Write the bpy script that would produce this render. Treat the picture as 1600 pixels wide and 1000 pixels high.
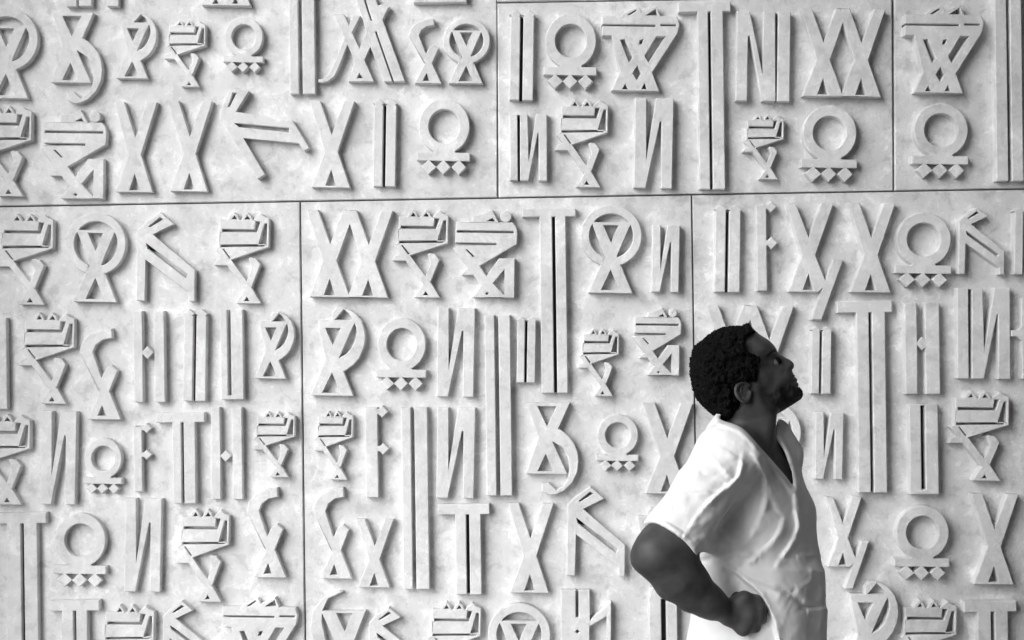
import bpy, math, random
import numpy as np
from mathutils import Vector, Matrix
from mathutils.geometry import delaunay_2d_cdt

random.seed(7); rng = np.random.default_rng(7)
S = bpy.context.scene
COL = S.collection
for o in list(bpy.data.objects): bpy.data.objects.remove(o)

# ------------------------------------------------------------------ camera
CAM = Vector((0.0, -4.5, 1.73)); FPX = 2259.0; ROLL = math.radians(0.9)
cd = bpy.data.cameras.new('camera'); cam = bpy.data.objects.new('camera', cd); COL.objects.link(cam)
cd.sensor_width = 36; cd.lens = FPX/1600*36; cd.clip_start = .05; cd.clip_end = 3000
cam.location = CAM
cam.rotation_euler = (Matrix.Rotation(math.radians(90), 4, 'X') @ Matrix.Rotation(-ROLL, 4, 'Z')).to_euler()
S.camera = cam
# ------------------------------------------------------------------ sky, sun, exposure
SUN_EL, SUN_AZ = math.radians(30), math.radians(37)      # azimuth measured from the wall normal towards the left
w = bpy.data.worlds.new('World'); S.world = w; w.use_nodes = True
nt = w.node_tree; nt.nodes.clear()
sky = nt.nodes.new('ShaderNodeTexSky'); sky.sky_type = 'NISHITA'; sky.sun_disc = False
sky.sun_elevation = SUN_EL
sky.air_density = 1.0; sky.dust_density = 4.0
hs = nt.nodes.new('ShaderNodeHueSaturation'); hs.inputs['Saturation'].default_value = 0.0
bg = nt.nodes.new('ShaderNodeBackground'); bg.inputs['Strength'].default_value = 0.05
wo = nt.nodes.new('ShaderNodeOutputWorld')
nt.links.new(sky.outputs[0], hs.inputs['Color']); nt.links.new(hs.outputs[0], bg.inputs[0]); nt.links.new(bg.outputs[0], wo.inputs[0])
sd = bpy.data.lights.new('sun', 'SUN'); sun = bpy.data.objects.new('sun', sd); COL.objects.link(sun)
sd.energy = 1.5; sd.angle = math.radians(60); sd.color = (1, 1, 1)
tosun = Vector((-math.sin(SUN_AZ)*math.cos(SUN_EL), -math.cos(SUN_AZ)*math.cos(SUN_EL), math.sin(SUN_EL)))
sun.rotation_euler = tosun.to_track_quat('Z', 'Y').to_euler()
sky.sun_rotation = math.atan2(tosun.x, tosun.y)
vs = S.view_settings; vs.view_transform = 'Standard'; vs.look = 'None'; vs.gamma = 1; vs.use_curve_mapping = False
vs.exposure = 1.32
S.cycles.max_bounces = 6; S.cycles.diffuse_bounces = 4; S.cycles.use_denoising = True
S.cycles.sample_clamp_indirect = 8

# ------------------------------------------------------------------ helpers
CR, SR = math.cos(ROLL), math.sin(ROLL)
def at(px, py, Y):                 # photo pixel -> point on the plane y = Y
    u, v = (px-800)/FPX, -(py-500)/FPX
    D = Y-CAM.y
    return Vector(((CR*u+SR*v)*D, Y, CAM.z+(-SR*u+CR*v)*D))
def px_of(x, y, z):
    D = y-CAM.y; a = x/D; b = (z-CAM.z)/D
    return 800+FPX*(CR*a-SR*b), 500-FPX*(SR*a+CR*b)
def props(o, label=None, cat=None, group=None, kind=None):
    if label: o['label'] = label
    if cat: o['category'] = cat
    if group: o['group'] = group
    if kind: o['kind'] = kind
    return o
def mesh_obj(name, verts, faces, m, parent=None, smooth=False):
    me = bpy.data.meshes.new(name); me.from_pydata([tuple(v) for v in verts], [], [tuple(f) for f in faces]); me.update()
    if smooth: me.polygons.foreach_set('use_smooth', [True]*len(me.polygons))
    me.materials.append(m)
    o = bpy.data.objects.new(name, me); COL.objects.link(o)
    if parent: o.parent = parent
    return o
def empty(name, loc):
    o = bpy.data.objects.new(name, None); o.location = loc; COL.objects.link(o); return o
def keep_parent(o, p):             # parent with identity world transform
    o.parent = p; o.matrix_parent_inverse = Matrix.Translation(p.location).inverted(); return o
def box(x0, x1, y0, y1, z0, z1):
    v = [(x, y, z) for x in (x0, x1) for y in (y0, y1) for z in (z0, z1)]
    return v, [(0,1,3,2),(4,6,7,5),(0,4,5,1),(2,3,7,6),(0,2,6,4),(1,5,7,3)]
def box_obj(name, m, *b): return mesh_obj(name, *box(*b), m)

# ------------------------------------------------------------------ materials
def mat(name):
    m = bpy.data.materials.new(name); m.use_nodes = True
    return m, m.node_tree, m.node_tree.nodes['Principled BSDF']
def N(nt, t, **k):
    n = nt.nodes.new(t)
    for a, b in k.items():
        if a in n.inputs: n.inputs[a].default_value = b
        else: setattr(n, a, b)
    return n
def ramp(nt, src, stops):
    r = nt.nodes.new('ShaderNodeValToRGB'); nt.links.new(src, r.inputs[0])
    e = r.color_ramp.elements
    while len(e) < len(stops): e.new(.5)
    for el, (p, c) in zip(e, stops): el.position = p; el.color = (c, c, c, 1)
    return r.outputs[0]
def mixc(nt, a, b, f, mode='MIX'):
    n = nt.nodes.new('ShaderNodeMix'); n.data_type = 'RGBA'; n.blend_type = mode
    for s, v in ((n.inputs['A'], a), (n.inputs['B'], b), (n.inputs['Factor'], f)):
        if hasattr(v, 'links'): nt.links.new(v, s)
        else: s.default_value = v if not isinstance(v, (int, float)) or s.type == 'VALUE' else (v, v, v, 1)
    return n.outputs['Result']
def plaster(name, base, mott, bump=.5):
    m, nt, p = mat(name)
    g = N(nt, 'ShaderNodeNewGeometry')
    n1 = N(nt, 'ShaderNodeTexNoise', Scale=8.0, Detail=8.0, Roughness=.72, Distortion=.25)
    n2 = N(nt, 'ShaderNodeTexNoise', Scale=17.0, Detail=6.0, Roughness=.7, Distortion=.3)
    n3 = N(nt, 'ShaderNodeTexNoise', Scale=160.0, Detail=3.0)
    n4 = N(nt, 'ShaderNodeTexVoronoi', Scale=11.0)
    for n in (n1, n2, n3): nt.links.new(g.outputs['Position'], n.inputs['Vector'])
    wv = N(nt, 'ShaderNodeVectorMath', operation='ADD'); nt.links.new(g.outputs['Position'], wv.inputs[0])
    sc = N(nt, 'ShaderNodeVectorMath', operation='SCALE'); sc.inputs['Scale'].default_value = .22
    nt.links.new(n2.outputs['Color'], sc.inputs[0]); nt.links.new(sc.outputs[0], wv.inputs[1]); nt.links.new(wv.outputs[0], n4.inputs['Vector'])
    c1 = ramp(nt, n1.outputs['Fac'], [(.34, base*(1-mott*.6)), (.48, base), (.56, base*(1+mott*.15)), (.63, base*(1+mott*.9))])
    c2 = ramp(nt, n2.outputs['Fac'], [(.38, 1-mott*.75), (.47, 1.0), (.57, 1.0), (.61, 1+mott*.6)])
    c3 = ramp(nt, n4.outputs['Color'], [(0, 1-mott*.25), (.6, 1.0), (.8, 1.0), (.85, 1+mott*.35)])
    n5 = N(nt, 'ShaderNodeTexNoise', Scale=70.0, Detail=6.0, Roughness=.75); nt.links.new(g.outputs['Position'], n5.inputs['Vector'])
    c4 = ramp(nt, n5.outputs['Fac'], [(.30, 1-mott*.55), (.42, 1.0), (.6, 1.0), (.70, 1+mott*.4)])
    c = mixc(nt, mixc(nt, mixc(nt, c1, c2, 1.0, 'MULTIPLY'), c3, 1.0, 'MULTIPLY'), c4, 1.0, 'MULTIPLY')
    nt.links.new(c, p.inputs['Base Color'])
    p.inputs['Roughness'].default_value = .8; p.inputs['Specular IOR Level'].default_value = .25
    ad = N(nt, 'ShaderNodeMath', operation='ADD'); mu = N(nt, 'ShaderNodeMath', operation='MULTIPLY'); mu.inputs[1].default_value = .35
    nt.links.new(n3.outputs['Fac'], mu.inputs[0]); nt.links.new(mu.outputs[0], ad.inputs[0]); nt.links.new(n2.outputs['Fac'], ad.inputs[1])
    b = N(nt, 'ShaderNodeBump', Strength=bump, Distance=.004); nt.links.new(ad.outputs[0], b.inputs['Height'])
    nt.links.new(b.outputs[0], p.inputs['Normal'])
    return m
def plain(name, c, rough=.6, spec=.3, nscale=40., amt=.12, bump=.0, bscale=200., bdist=.001):
    m, nt, p = mat(name)
    tc = N(nt, 'ShaderNodeTexCoord')
    n = N(nt, 'ShaderNodeTexNoise', Scale=nscale, Detail=4.0); nt.links.new(tc.outputs['Object'], n.inputs['Vector'])
    nt.links.new(ramp(nt, n.outputs['Fac'], [(.3, c*(1-amt)), (.7, c*(1+amt))]), p.inputs['Base Color'])
    p.inputs['Roughness'].default_value = rough; p.inputs['Specular IOR Level'].default_value = spec
    if bump:
        n2 = N(nt, 'ShaderNodeTexNoise', Scale=bscale, Detail=4.0); nt.links.new(tc.outputs['Object'], n2.inputs['Vector'])
        b = N(nt, 'ShaderNodeBump', Strength=bump, Distance=bdist); nt.links.new(n2.outputs['Fac'], b.inputs['Height']); nt.links.new(b.outputs[0], p.inputs['Normal'])
    return m
M_panel = plaster('panel_plaster', .665, .25, 1.0)
M_letter = plaster('letter_plaster', .68, .18, .8)
M_joint = plain('joint_mortar', .16, .9)
M_conc = plain('concrete', .42, .85, .2, 3., .12, .3, 30., .004)
M_floor = plain('stone_floor', .25, .7, .3, 2., .15, .2, 20., .003)
M_white = plain('white_wall', .42, .85, .2, 3., .05)
M_room = plain('painted_wall', .27, .85, .2, 3., .08)

# ------------------------------------------------------------------ ground, and an unseen hall added to shape the light, open on its left
props(box_obj('ground', M_floor, -60, 60, -60, 60, -.3, 0), kind='structure')
props(box_obj('added_ceiling', M_room, -2.36, 6.0, -8.2, .4, 6.2, 6.5), kind='structure')  # unseen, added to keep out the sky overhead
props(box_obj('added_right_wall', M_white, 4.6, 4.9, -8.2, .4, 0, 6.5), 'unseen plain grey end wall added on the right to bounce light', 'wall')
props(box_obj('added_back_wall', M_room, -2.36, 6.0, -8.5, -8.2, 0, 6.5), 'unseen plain grey wall added behind the camera to shape the light', 'wall')
props(box_obj('added_side_pier', M_conc, -2.62, -2.32, -1.0, .4, 0, 6.5), 'unseen square concrete pier added left of the relief wall to block light', 'pillar')
props(box_obj('added_side_wall', M_room, -2.62, -2.32, -8.5, -7.0, 0, 6.5), 'unseen plain grey wall added left of the camera to bound the light opening', 'wall')

# ------------------------------------------------------------------ the relief wall
T0 = .036                            # relief of the letters
wall = empty('relief_wall', (0, 0, 0))
props(wall, 'pale plaster wall of large panels covered in raised angular letters', 'wall', kind='thing')
keep_parent(box_obj('wall_core', M_joint, -2.31, 5.99, .014, .4, .002, 6.19), wall)
def seam(x, y0):                     # horizontal seam, in photo pixels
    return y0-0.0172*(x-776)
YS, YT = 309.5, 4.0
G = 1.15                              # half joint, px
def pane(quad):
    P = [at(x, y, 0) for x, y in quad]
    n = len(P); c = .004
    ctr = sum(P, Vector())/n
    top = [p+(ctr-p).normalized()*c for p in P]
    for q in P: q.y = c
    back = [Vector((p.x, .02, p.z)) for p in P]
    v = top+P+back; f = [tuple(range(n))]
    for i in range(n):
        j = (i+1) % n
        f += [(j, i, n+i, n+j), (n+j, n+i, 2*n+i, 2*n+j)]
    return v, f
PANELS = []
def panel(name, x0a, x0b, x1a, x1b, ya, yb):      # left seam top/bottom x, right seam top/bottom x, row seams
    fy = lambda x, y: seam(x, y)
    q = [(x0b+G, fy(x0b, yb)-G), (x1b-G, fy(x1b, yb)-G), (x1a-G, fy(x1a, ya)+G), (x0a+G, fy(x0a, ya)+G)]
    v, f = pane(q)
    o = keep_parent(mesh_obj('panel', v, f, M_panel), wall)
    PANELS.append((o, q)); return o
LO = 1330; HI = -650
panel('p', -330, -320, 776, 778, HI, YS)
panel('p', 776, 778, 1395, 1397, YT, YS)
panel('p', 768, 776, 1392, 1395, HI, YT)
panel('p', 1395, 1397, 2600, 2600, HI, YS)
panel('p', -330, -315, 469, 481, YS, LO)
panel('p', 469, 481, 1081, 1096, YS, LO)
panel('p', 1081, 1096, 1700, 1712, YS, LO)
panel('p', 1700, 1712, 2600, 2600, YS, LO)
def which(cx, cy):
    if cy < seam(cx, YS):
        if cx < 777: return 0
        if cx > 1396: return 3
        return 1 if cy > seam(cx, YT) else 2
    return 4 if cx < 474 else 5 if cx < 1087 else 6 if cx < 1706 else 7

def arc(cx, cy, ri, ro, a0=0, a1=360, n=40, kx=1, ky=1):
    A = [math.radians(a0+(a1-a0)*i/n) for i in range(n+1)]
    return [(cx+kx*ro*math.cos(t), cy+ky*ro*math.sin(t)) for t in A]+[(cx+kx*ri*math.cos(t), cy+ky*ri*math.sin(t)) for t in reversed(A)]
def rect(x0, y0, x1, y1): return [(x0, y0), (x1, y0), (x1, y1), (x0, y1)]
def dia(cx, cy, rx, ry): return [(cx-rx, cy), (cx, cy-ry), (cx+rx, cy), (cx, cy+ry)]

M_slot_shade = plain('slot_shade', .04, .9)  # painted shade for the bottoms of the narrow letter gaps
NAMES = {'X': 'crossed_letter', 'XX': 'double_crossed_letter', 'ring': 'ring_letter', 'circ': 'circled_letter', 'R': 'bowed_letter', 'Q': 'tailed_letter', 'heron': 'bird_letter',
         'sphinx': 'haunch_letter', 'banner': 'flag_letter', 'II': 'post_letter', 'N': 'diagonal_letter', 'IN': 'triple_post_letter', 'NI': 'triple_post_letter', 'K': 'folded_letter',
         'snake': 'hooked_letter', 'slash': 'slashed_letter'}
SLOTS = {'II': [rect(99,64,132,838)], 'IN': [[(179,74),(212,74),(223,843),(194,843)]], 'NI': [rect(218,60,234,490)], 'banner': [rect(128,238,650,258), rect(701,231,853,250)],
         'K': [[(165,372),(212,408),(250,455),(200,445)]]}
def letter(pos, neg, label, slots=(), name='relief_letter'):         # polygons in photo pixels on the letters' front face
    pts = [p for q in pos for p in q]
    cx = (min(p[0] for p in pts)+max(p[0] for p in pts))/2; cy = (min(p[1] for p in pts)+max(p[1] for p in pts))/2
    T = .0265+.0115*min(max(cx/1600, 0), 1)+random.uniform(-.0018, .0018)      # depth graded shallower to the left, shaped to thin the shadows there
    vs_, fs = [], []
    for q in pos+neg:
        W = [at(x, y, -T0) for x, y in q]; W = [(p.x, p.z) for p in W]
        ar = sum(W[i][0]*W[(i+1) % len(W)][1]-W[(i+1) % len(W)][0]*W[i][1] for i in range(len(W)))
        if ar < 0: W.reverse()
        b = len(vs_); vs_ += [Vector(p) for p in W]; fs.append(list(range(b, b+len(W))))
    ov, oe, of, _, _, off = delaunay_2d_cdt(vs_, [], fs, 1, 1e-5)
    tri = []
    for f, src in zip(of, off):
        if any(i < len(pos) for i in src) and not any(i >= len(pos) for i in src):
            a = sum(ov[f[i]].x*ov[f[(i+1) % len(f)]].y-ov[f[(i+1) % len(f)]].x*ov[f[i]].y for i in range(len(f)))
            tri.append(tuple(f) if a > 0 else tuple(reversed(f)))
    de = {}
    for f in tri:
        for i in range(len(f)): de[(f[i], f[(i+1) % len(f)])] = 1
    bnd = [e for e in de if (e[1], e[0]) not in de]
    nrm = {}
    for a, b in bnd:
        d = (ov[b]-ov[a])
        if d.length < 1e-7: continue
        d.normalize(); n = Vector((-d.y, d.x))           # points into the material
        for k in (a, b): nrm.setdefault(k, []).append(n)
    ch = .0022
    used = sorted({i for f in tri for i in f}); ix = {k: i for i, k in enumerate(used)}
    V = []
    for k in used:
        p = ov[k].copy()
        if k in nrm:
            n = sum(nrm[k], Vector((0, 0)))/len(nrm[k])
            if n.length > .3: p += n*min(ch/n.length**2, ch*2)
        V.append((p.x, -T, p.y))
    F = [tuple(ix[i] for i in f) for f in tri]
    m1, m2 = {}, {}
    for k in {i for e in bnd for i in e}:
        m1[k] = len(V); V.append((ov[k].x, -T+ch, ov[k].y))
        m2[k] = len(V); V.append((ov[k].x, .001, ov[k].y))
    for a, b in bnd:
        F += [(ix[a], m1[a], m1[b], ix[b]), (m1[a], m2[a], m2[b], m1[b])]
    nF = len(F)
    for q in slots:                  # near-black strips low in the narrow gaps, painted in for their shade
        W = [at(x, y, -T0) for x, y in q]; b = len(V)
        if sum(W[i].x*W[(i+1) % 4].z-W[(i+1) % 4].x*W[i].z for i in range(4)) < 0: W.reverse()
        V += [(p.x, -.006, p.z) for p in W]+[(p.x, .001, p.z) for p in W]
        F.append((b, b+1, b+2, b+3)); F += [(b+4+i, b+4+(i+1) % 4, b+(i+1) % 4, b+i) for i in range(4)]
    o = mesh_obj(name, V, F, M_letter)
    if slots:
        o.data.materials.append(M_slot_shade)
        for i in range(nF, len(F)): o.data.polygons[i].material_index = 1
    o['label'] = label
    P = PANELS[which(cx, cy)][0]
    o.parent = P; o.matrix_parent_inverse = P.matrix_basis.inverted()
    return o

# --- the alphabet: (reference box, positive outlines, cut-outs, label)
XO = [(-233,50),(-122,50),(0,385),(122,50),(233,50),(68,550),(200,905),(-200,905),(-68,550)]
XH = [(0,725),(52,885),(-52,885)]
sh = lambda q, dx, dy=0: [(x+dx, y+dy) for x, y in q]
KIND = {}
KIND['X'] = ((-233,50,233,905), [XO], [XH], 'raised crossed letter with a closed triangular foot')
KIND['XX'] = ((-13,50,830,905), [sh(XO,220), sh(XO,597)], [sh(XH,220), sh(XH,597)], 'two raised crossed letters joined side by side on one foot')
KIND['ring'] = ((240,75,795,800), [arc(520,340,163,266), rect(240,592,795,672), [(440,560),(610,560),(660,600),(390,600)],
    dia(362,732,78,73), dia(518,732,78,73), dia(680,732,78,73)], [], 'raised ring letter standing on a bar with three diamonds below')
HG = [(273,232),(663,232),(530,560),(686,925),(250,925),(406,560)]
KIND['circ'] = ((168,65,770,925), [arc(469,365,216,301), HG], [[(390,262),(537,262),(468,430)], [(468,695),(378,895),(558,895)]],
    'raised hourglass letter with a full circle round its upper half')
KIND['R'] = ((100,60,628,930), [
    [(300,110),(340,66),(400,60),(470,85),(540,130),(590,195),(618,280),(628,370),(612,460),(575,550),(520,620),(425,692),(330,650),
     (380,555),(440,520),(490,465),(525,385),(540,310),(535,262),(520,215),(465,125),(412,83),(345,168),(300,200)],
    [(160,185),(535,185),(500,262),(375,558),(420,690),(520,930),(100,930),(240,570),(160,240)]],
    [[(235,268),(382,268),(308,432)], [(305,705),(212,902),(395,902)]], 'raised hourglass letter with a half circle bowed out on its right')
KIND['Q'] = ((140,58,655,965), [
    [(140,60),(558,60),(452,312),(400,445),(548,757),(140,757),(255,400)],
    [(440,300),(500,340),(560,392),(610,455),(643,540),(655,625),(643,735),(595,840),(510,922),(440,955),(375,963),(300,930),(300,850),(365,842),(442,912),
     (510,870),(550,800),(566,700),(550,600),(500,500),(395,435),(380,330)]],
    [[(245,95),(430,95),(340,292)], [(330,560),(255,730),(405,730)]], 'raised hourglass letter with a hooked tail sweeping under its right side')
KIND['heron'] = ((80,50,625,905), [
    [(138,118),(492,118),(482,208),(138,208)], [(212,125),(240,72),(278,46),(312,76),(335,125)], [(345,125),(368,72),(405,46),(440,76),(465,125)], [(468,122),(478,98),(535,52),(590,82),(612,104),(560,132),(496,130)],
    [(138,234),(502,234),(545,100),(585,80),(625,104),(625,372),(255,497),(130,382)],
    [(130,378),(168,390),(400,682),(462,757),(555,905),(305,905),(385,772),(95,400)], [(80,550),(105,500),(150,478),(190,510),(222,550)],
    [(425,480),(445,470),(498,480),(545,535),(458,757),(385,745),(455,575)], [(138,118),(162,118),(162,240),(138,240)]],
    [[(150,356),(580,352),(580,366),(150,378)], [(578,150),(602,150),(602,345),(520,350)], [(254,112),(280,76),(304,112)], [(380,112),(406,76),(434,112)], [(388,882),(412,842),(438,882)],
     [(168,398),(182,398),(248,478),(236,486)], [(425,480),(425,500),(395,500)]],
    'raised letter like a wading bird with a barred head and crown of knobs')
KIND['sphinx'] = ((135,40,740,907), [
    [(135,168),(690,168),(725,205),(740,260),(735,380),(375,600),(240,520),(130,400)],
    [(285,172),(305,105),(400,85),(488,42),(558,172)], arc(624,112,0.5,56,0,360,18),
    [(110,430),(185,398),(375,600),(440,690),(512,765),(612,890),(612,907),(308,907),(390,790)], [(200,690),(230,640),(270,625),(332,690)],
    [(562,520),(718,520),(718,907),(600,907),(560,830),(440,700)]],
    [[(150,253),(702,253),(702,275),(150,275)], [(110,374),(535,374),(535,394),(110,394)], [(430,160),(495,128),(518,160)], [(617,625),(617,880),(508,765)],
     dia(450,868,15,15), [(236,440),(252,440),(322,505),(306,512)]], 'raised letter with a double bar head above a triangular haunch')
KIND['banner'] = ((130,55,885,888), [
    [(310,160),(340,125),(480,70),(500,85),(512,120),(655,56),(704,160)],
    [(130,152),(860,152),(886,232),(868,318),(625,705),(697,888),(228,888),(305,700),(222,352),(130,350)]],
    [[(366,146),(455,93),(466,101),(398,146)], [(549,147),(650,85),(668,144)], [(125,239),(650,239),(650,257),(125,257)], [(702,232),(852,232),(852,249),(702,249)],
     [(308,390),(350,384),(430,560),(396,612)], [(492,432),(500,392),(536,380),(518,428)], [(664,350),(748,350),(586,606),(550,545)],
     [(478,640),(515,715),(475,782),(435,715)], [(363,818),(390,872),(334,872)], [(550,808),(576,868),(524,868)]],
    'raised double crossed letter under two bars like a flag')
KIND['II'] = ((0,0,240,840), [rect(0,60,100,840), rect(131,60,240,840), dia(49,42,62,42), dia(186,42,66,42)], [], 'two raised posts with diamond heads, close together')
KIND['N'] = ((20,70,385,940), [[(20,70),(128,70),(132,680),(218,70),(385,70),(380,940),(278,940),(272,300),(260,295),(132,940),(20,940)]], [],
    'raised letter of two posts and a thin rising diagonal')
KIND['IN'] = ((80,50,555,845), [[(80,58),(180,58),(195,845),(95,845)], [(180,58),(215,58),(215,72),(180,72)], [(208,58),(303,58),(322,625),(405,50),(540,50),(555,845),(450,845),(440,285),(432,285),(325,845),(220,845)]], [],
    'raised post beside two posts joined by a thin rising diagonal')
KIND['NI'] = ((38,58,292,492), [[(38,58),(98,58),(163,366),(163,58),(219,58),(226,492),(160,492),(101,180),(92,180),(92,492),(38,492)], rect(233,58,292,492)], [],
    'raised letter of two posts and a falling diagonal beside a third post')
KIND['K'] = ((80,70,655,940), [[(80,250),(165,165),(300,70),(440,185),(235,290),(652,632),(652,940),(592,940),(586,850),(167,540),(165,940),(80,940)]],
    [[(190,212),(300,122),(332,140),(208,218)], [(165,372),(212,408),(582,678),(562,712),(186,430)]], 'raised letter with a post, a folded flag and a slit falling diagonal')
KIND['snake'] = ((340,592,525,988), [
    [(340,700),(350,655),(385,618),(430,600),(478,592),(482,634),(440,642),(410,665),(398,697),(435,800),(475,872),(525,988),(378,988),(430,870)],
    [(440,800),(455,765),(480,752),(507,775),(470,872),(440,890),(425,860)]], [[(441,925),(423,972),(457,972)]],
    'raised crossed letter whose left arm curls over like a hook')
KIND['slash'] = ((140,50,405,587), [[(140,52),(185,58),(245,210),(300,50),(357,50),(277,290),(318,390),(330,420),(292,460),(155,460),(215,290)],
    [(358,308),(405,308),(310,587),(262,587)]], [[(247,375),(271,450),(222,450)]], 'raised crossed letter with a long slash dropping from its right foot')
def put(kind, x0, y0, x1, y1, rot=0, label=None, keep=None):
    (a, b, c, d), pos, neg, lab = KIND[kind]
    mx, my = (x0+x1)/2, (y0+y1)/2
    def f(p):
        x = x0+(p[0]-a)/(c-a)*(x1-x0)-mx; y = y0+(p[1]-b)/(d-b)*(y1-y0)-my
        # letters stand square to the seams, which lean a little in the picture
        t = math.radians(rot)-0.0145
        X, Y = x*math.cos(t)+y*math.sin(t), -x*math.sin(t)+y*math.cos(t)
        return (mx+X, my+Y)
    if kind in ('II', 'IN', 'NI', 'N', 'XX', 'X') and rot == 0:
        pass
    letter([[f(p) for p in q] for q in pos], [[f(p) for p in q] for q in neg], label or lab, [[f(p) for p in q] for q in SLOTS.get(kind, [])], NAMES[kind])
def lean(q):                          # square up free outlines about their centre
    mx = sum(p[0] for p in q)/len(q); my = sum(p[1] for p in q)/len(q); t = .0145
    return [(mx+(x-mx)+(y-my)*t*0.9, my+(y-my)-(x-mx)*t) for x, y in q]
def free(pos, neg, label, org=(0, 0), s=1.0):
    g = lambda q: [(org[0]+x/s, org[1]+y/s) for x, y in q]
    letter([g(q) for q in pos], [g(q) for q in neg], label)
def post(x, y, w0, y1, sl=.013):      # upright bar: left x at its top, width, bottom y
    return [(x, y), (x+w0, y-.016*w0), (x+w0+sl*(y1-y), y1-.016*w0), (x+sl*(y1-y), y1)]
def tee(b0, b1, yb0, yb1, y1, s0, s1, s2, s3, label='raised letter of two posts under one broad bar'):
    letter([[(b0, yb0+.016*(b1-b0)/2), (b1, yb0-.016*(b1-b0)/2), (b1, yb1-.016*(b1-b0)/2), (b0, yb1+.016*(b1-b0)/2)],
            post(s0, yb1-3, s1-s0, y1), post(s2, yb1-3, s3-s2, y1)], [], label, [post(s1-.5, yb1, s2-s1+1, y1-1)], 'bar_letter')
def eff(x0, x1, y0, y1, dias, label='raised post with diamond knobs on its right side'):
    P = [post(x0, y0, x1-x0, y1)]
    for (x, y, r) in dias:
        P += [dia(x, y, r, r), [(x-r-5, y-r*.45), (x, y-r*.45), (x, y+r*.45), (x-r-5, y+r*.45)]]
    letter(P, [], label, (), 'knobbed_letter')
def aitch(x0, x1, x2, x3, y0, y1, d):
    letter([post(x0, y0, x1-x0, y1), post(x2, y0, x3-x2, y1), dia(d[0], d[1], d[2], d[2]*1.05)], [], 'two raised posts joined by a diamond', (), 'joined_post_letter')
def posts(a, b, c, d, y0, y1, label='two long raised posts standing side by side', dark=False):
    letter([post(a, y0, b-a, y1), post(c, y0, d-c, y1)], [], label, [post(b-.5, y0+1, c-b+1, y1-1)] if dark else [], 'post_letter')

# --- upper row, left panel
letter([rect(102,-40,118.5,9.5), rect(121.5,-40,142,8.5)], [], 'two long raised posts standing side by side')
letter([rect(166,-40,184,9)], [], 'single raised post cut off by the panel above')
put('banner', 299,-129,423,8)
letter([[(646,-30),(729,-31),(729,2.5),(646,4)]], [], 'single raised post cut off by the panel above')
put('circ', -42,11,57.6,153); put('Q', 79,18.5,159,161.5); put('R', 181,19,244,122); put('heron', 256,31,320,135); put('ring', 348,25,411,112)
posts(450,464.5,470,490,-60,146.5)
free([[(50,880),(110,870),(170,810),(230,690),(330,430),(430,170),(520,170),(425,370),(370,515),(280,750),(230,850),(160,905),(90,920),(50,915)],
      [(240,150),(335,150),(675,907),(560,907),(240,200)], [(385,907),(505,907),(570,660),(630,520),(770,215),(830,90),(850,68),(760,40),(700,60),(640,225),(505,540)],
      [(385,907),(675,907),(570,665),(505,600)], [(460,-60),(545,-60),(640,225),(700,350),(610,420)],
      [(560,-60),(680,-60),(770,215),(1020,907),(785,907),(630,520),(600,330),(650,225)]],
     [[(508,812),(545,868),(480,868)], [(545,-60),(562,-60),(650,225),(634,225)], [(686,350),(702,350),(896,910),(880,910)]],
     'raised letter of many crossed strokes with a curled left tail', (490,0), 7.14)
put('snake', 638,28,690.5,129.6); put('circ', 692,27,765.5,130)
put('heron', -42,165,47.4,306); put('sphinx', 65.6,169.5,165,310); put('X', 176,158.5,243.5,300); put('X', 261,157,330,299)
# the tilted flag letter
def rotput(kind, anchor, target, sx, rot, label):
    (a, b, c, d), pos, neg, lab = KIND[kind]; t = math.radians(rot)
    def f(p):
        x = (p[0]-anchor[0])*sx; y = (p[1]-anchor[1])*sx
        return (target[0]+x*math.cos(t)+y*math.sin(t), target[1]-x*math.sin(t)+y*math.cos(t))
    letter([[f(p) for p in q] for q in pos], [[f(p) for p in q] for q in neg], label)
rotput('K', (165,540), (379.8,215.8), .166, 31, 'raised flag letter tipped over to the left, its long arm lying nearly flat')
put('X', 482,157,553,293); put('II', 583.5,154,618.5,291); put('ring', 652,154,735,272)
# --- upper row, middle panel
put('II', 797,15,834,156); put('ring', 850,21,933,138); put('banner', 940.8,8.8,1061.6,142)
tee(1060,1142,2,18,295.5,1090,1106.5,1111,1130)
put('IN', 795.6,177,856,282); put('heron', 867.6,155,950,292); put('N', 991.5,153,1052,294)
put('NI', 1151,17,1235,158); put('XX', 1250,13,1383,151); put('heron', 1160.8,179,1224.8,280); put('ring', 1252,164.5,1340,283)
# --- upper row, right panel
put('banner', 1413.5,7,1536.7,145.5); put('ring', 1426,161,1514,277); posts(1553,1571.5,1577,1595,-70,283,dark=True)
# --- lower left panel
put('heron', -9,334,81,476); put('circ', 101,332,195.5,472); put('K', 212.8,331.2,304.8,470.4); put('heron', 333,332,419.5,474)
letter([post(-14,497,22,640)], [], 'single raised post with a plain flat head')
put('heron', 27,489,114.5,631); put('snake', 122.4,513,189,655.8); aitch(207,221,239.5,255.5,486,629,(229.5,551,10)); put('II', 286,483,321.5,627)
letter([post(343,484,35.5,625)], [post(354,478,5.2,618)], 'raised broad post with a slot open at its top')
put('R', 398,487,460,592)
put('heron', -45,648,45,789); put('N', 62.7,643,118,789); put('ring', 129,685,190,772)
eff(207,220.5,666,769,[(228,669.5,8),(228,711,8)]); tee(243,319,645,660.5,787.5,268.5,282,286,304)
aitch(328.5,342.5,361.5,377,637,781,(351.8,713,9)); put('heron', 393.4,644,460,746); put('snake', 384,762,448,903)
tee(-8,70.5,802,819,1090,8,30,35,56); put('ring', 81.7,803,165,918); put('N', 194,779.6,251,926); put('heron', 273.6,797,357,941)
tee(76,154,939,955.5,1095,95,113,117.5,135); put('heron', 153.6,947,239.4,1088); put('K', 253.7,940,328,1049); put('banner', 346,933.6,464.5,1069)
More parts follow.
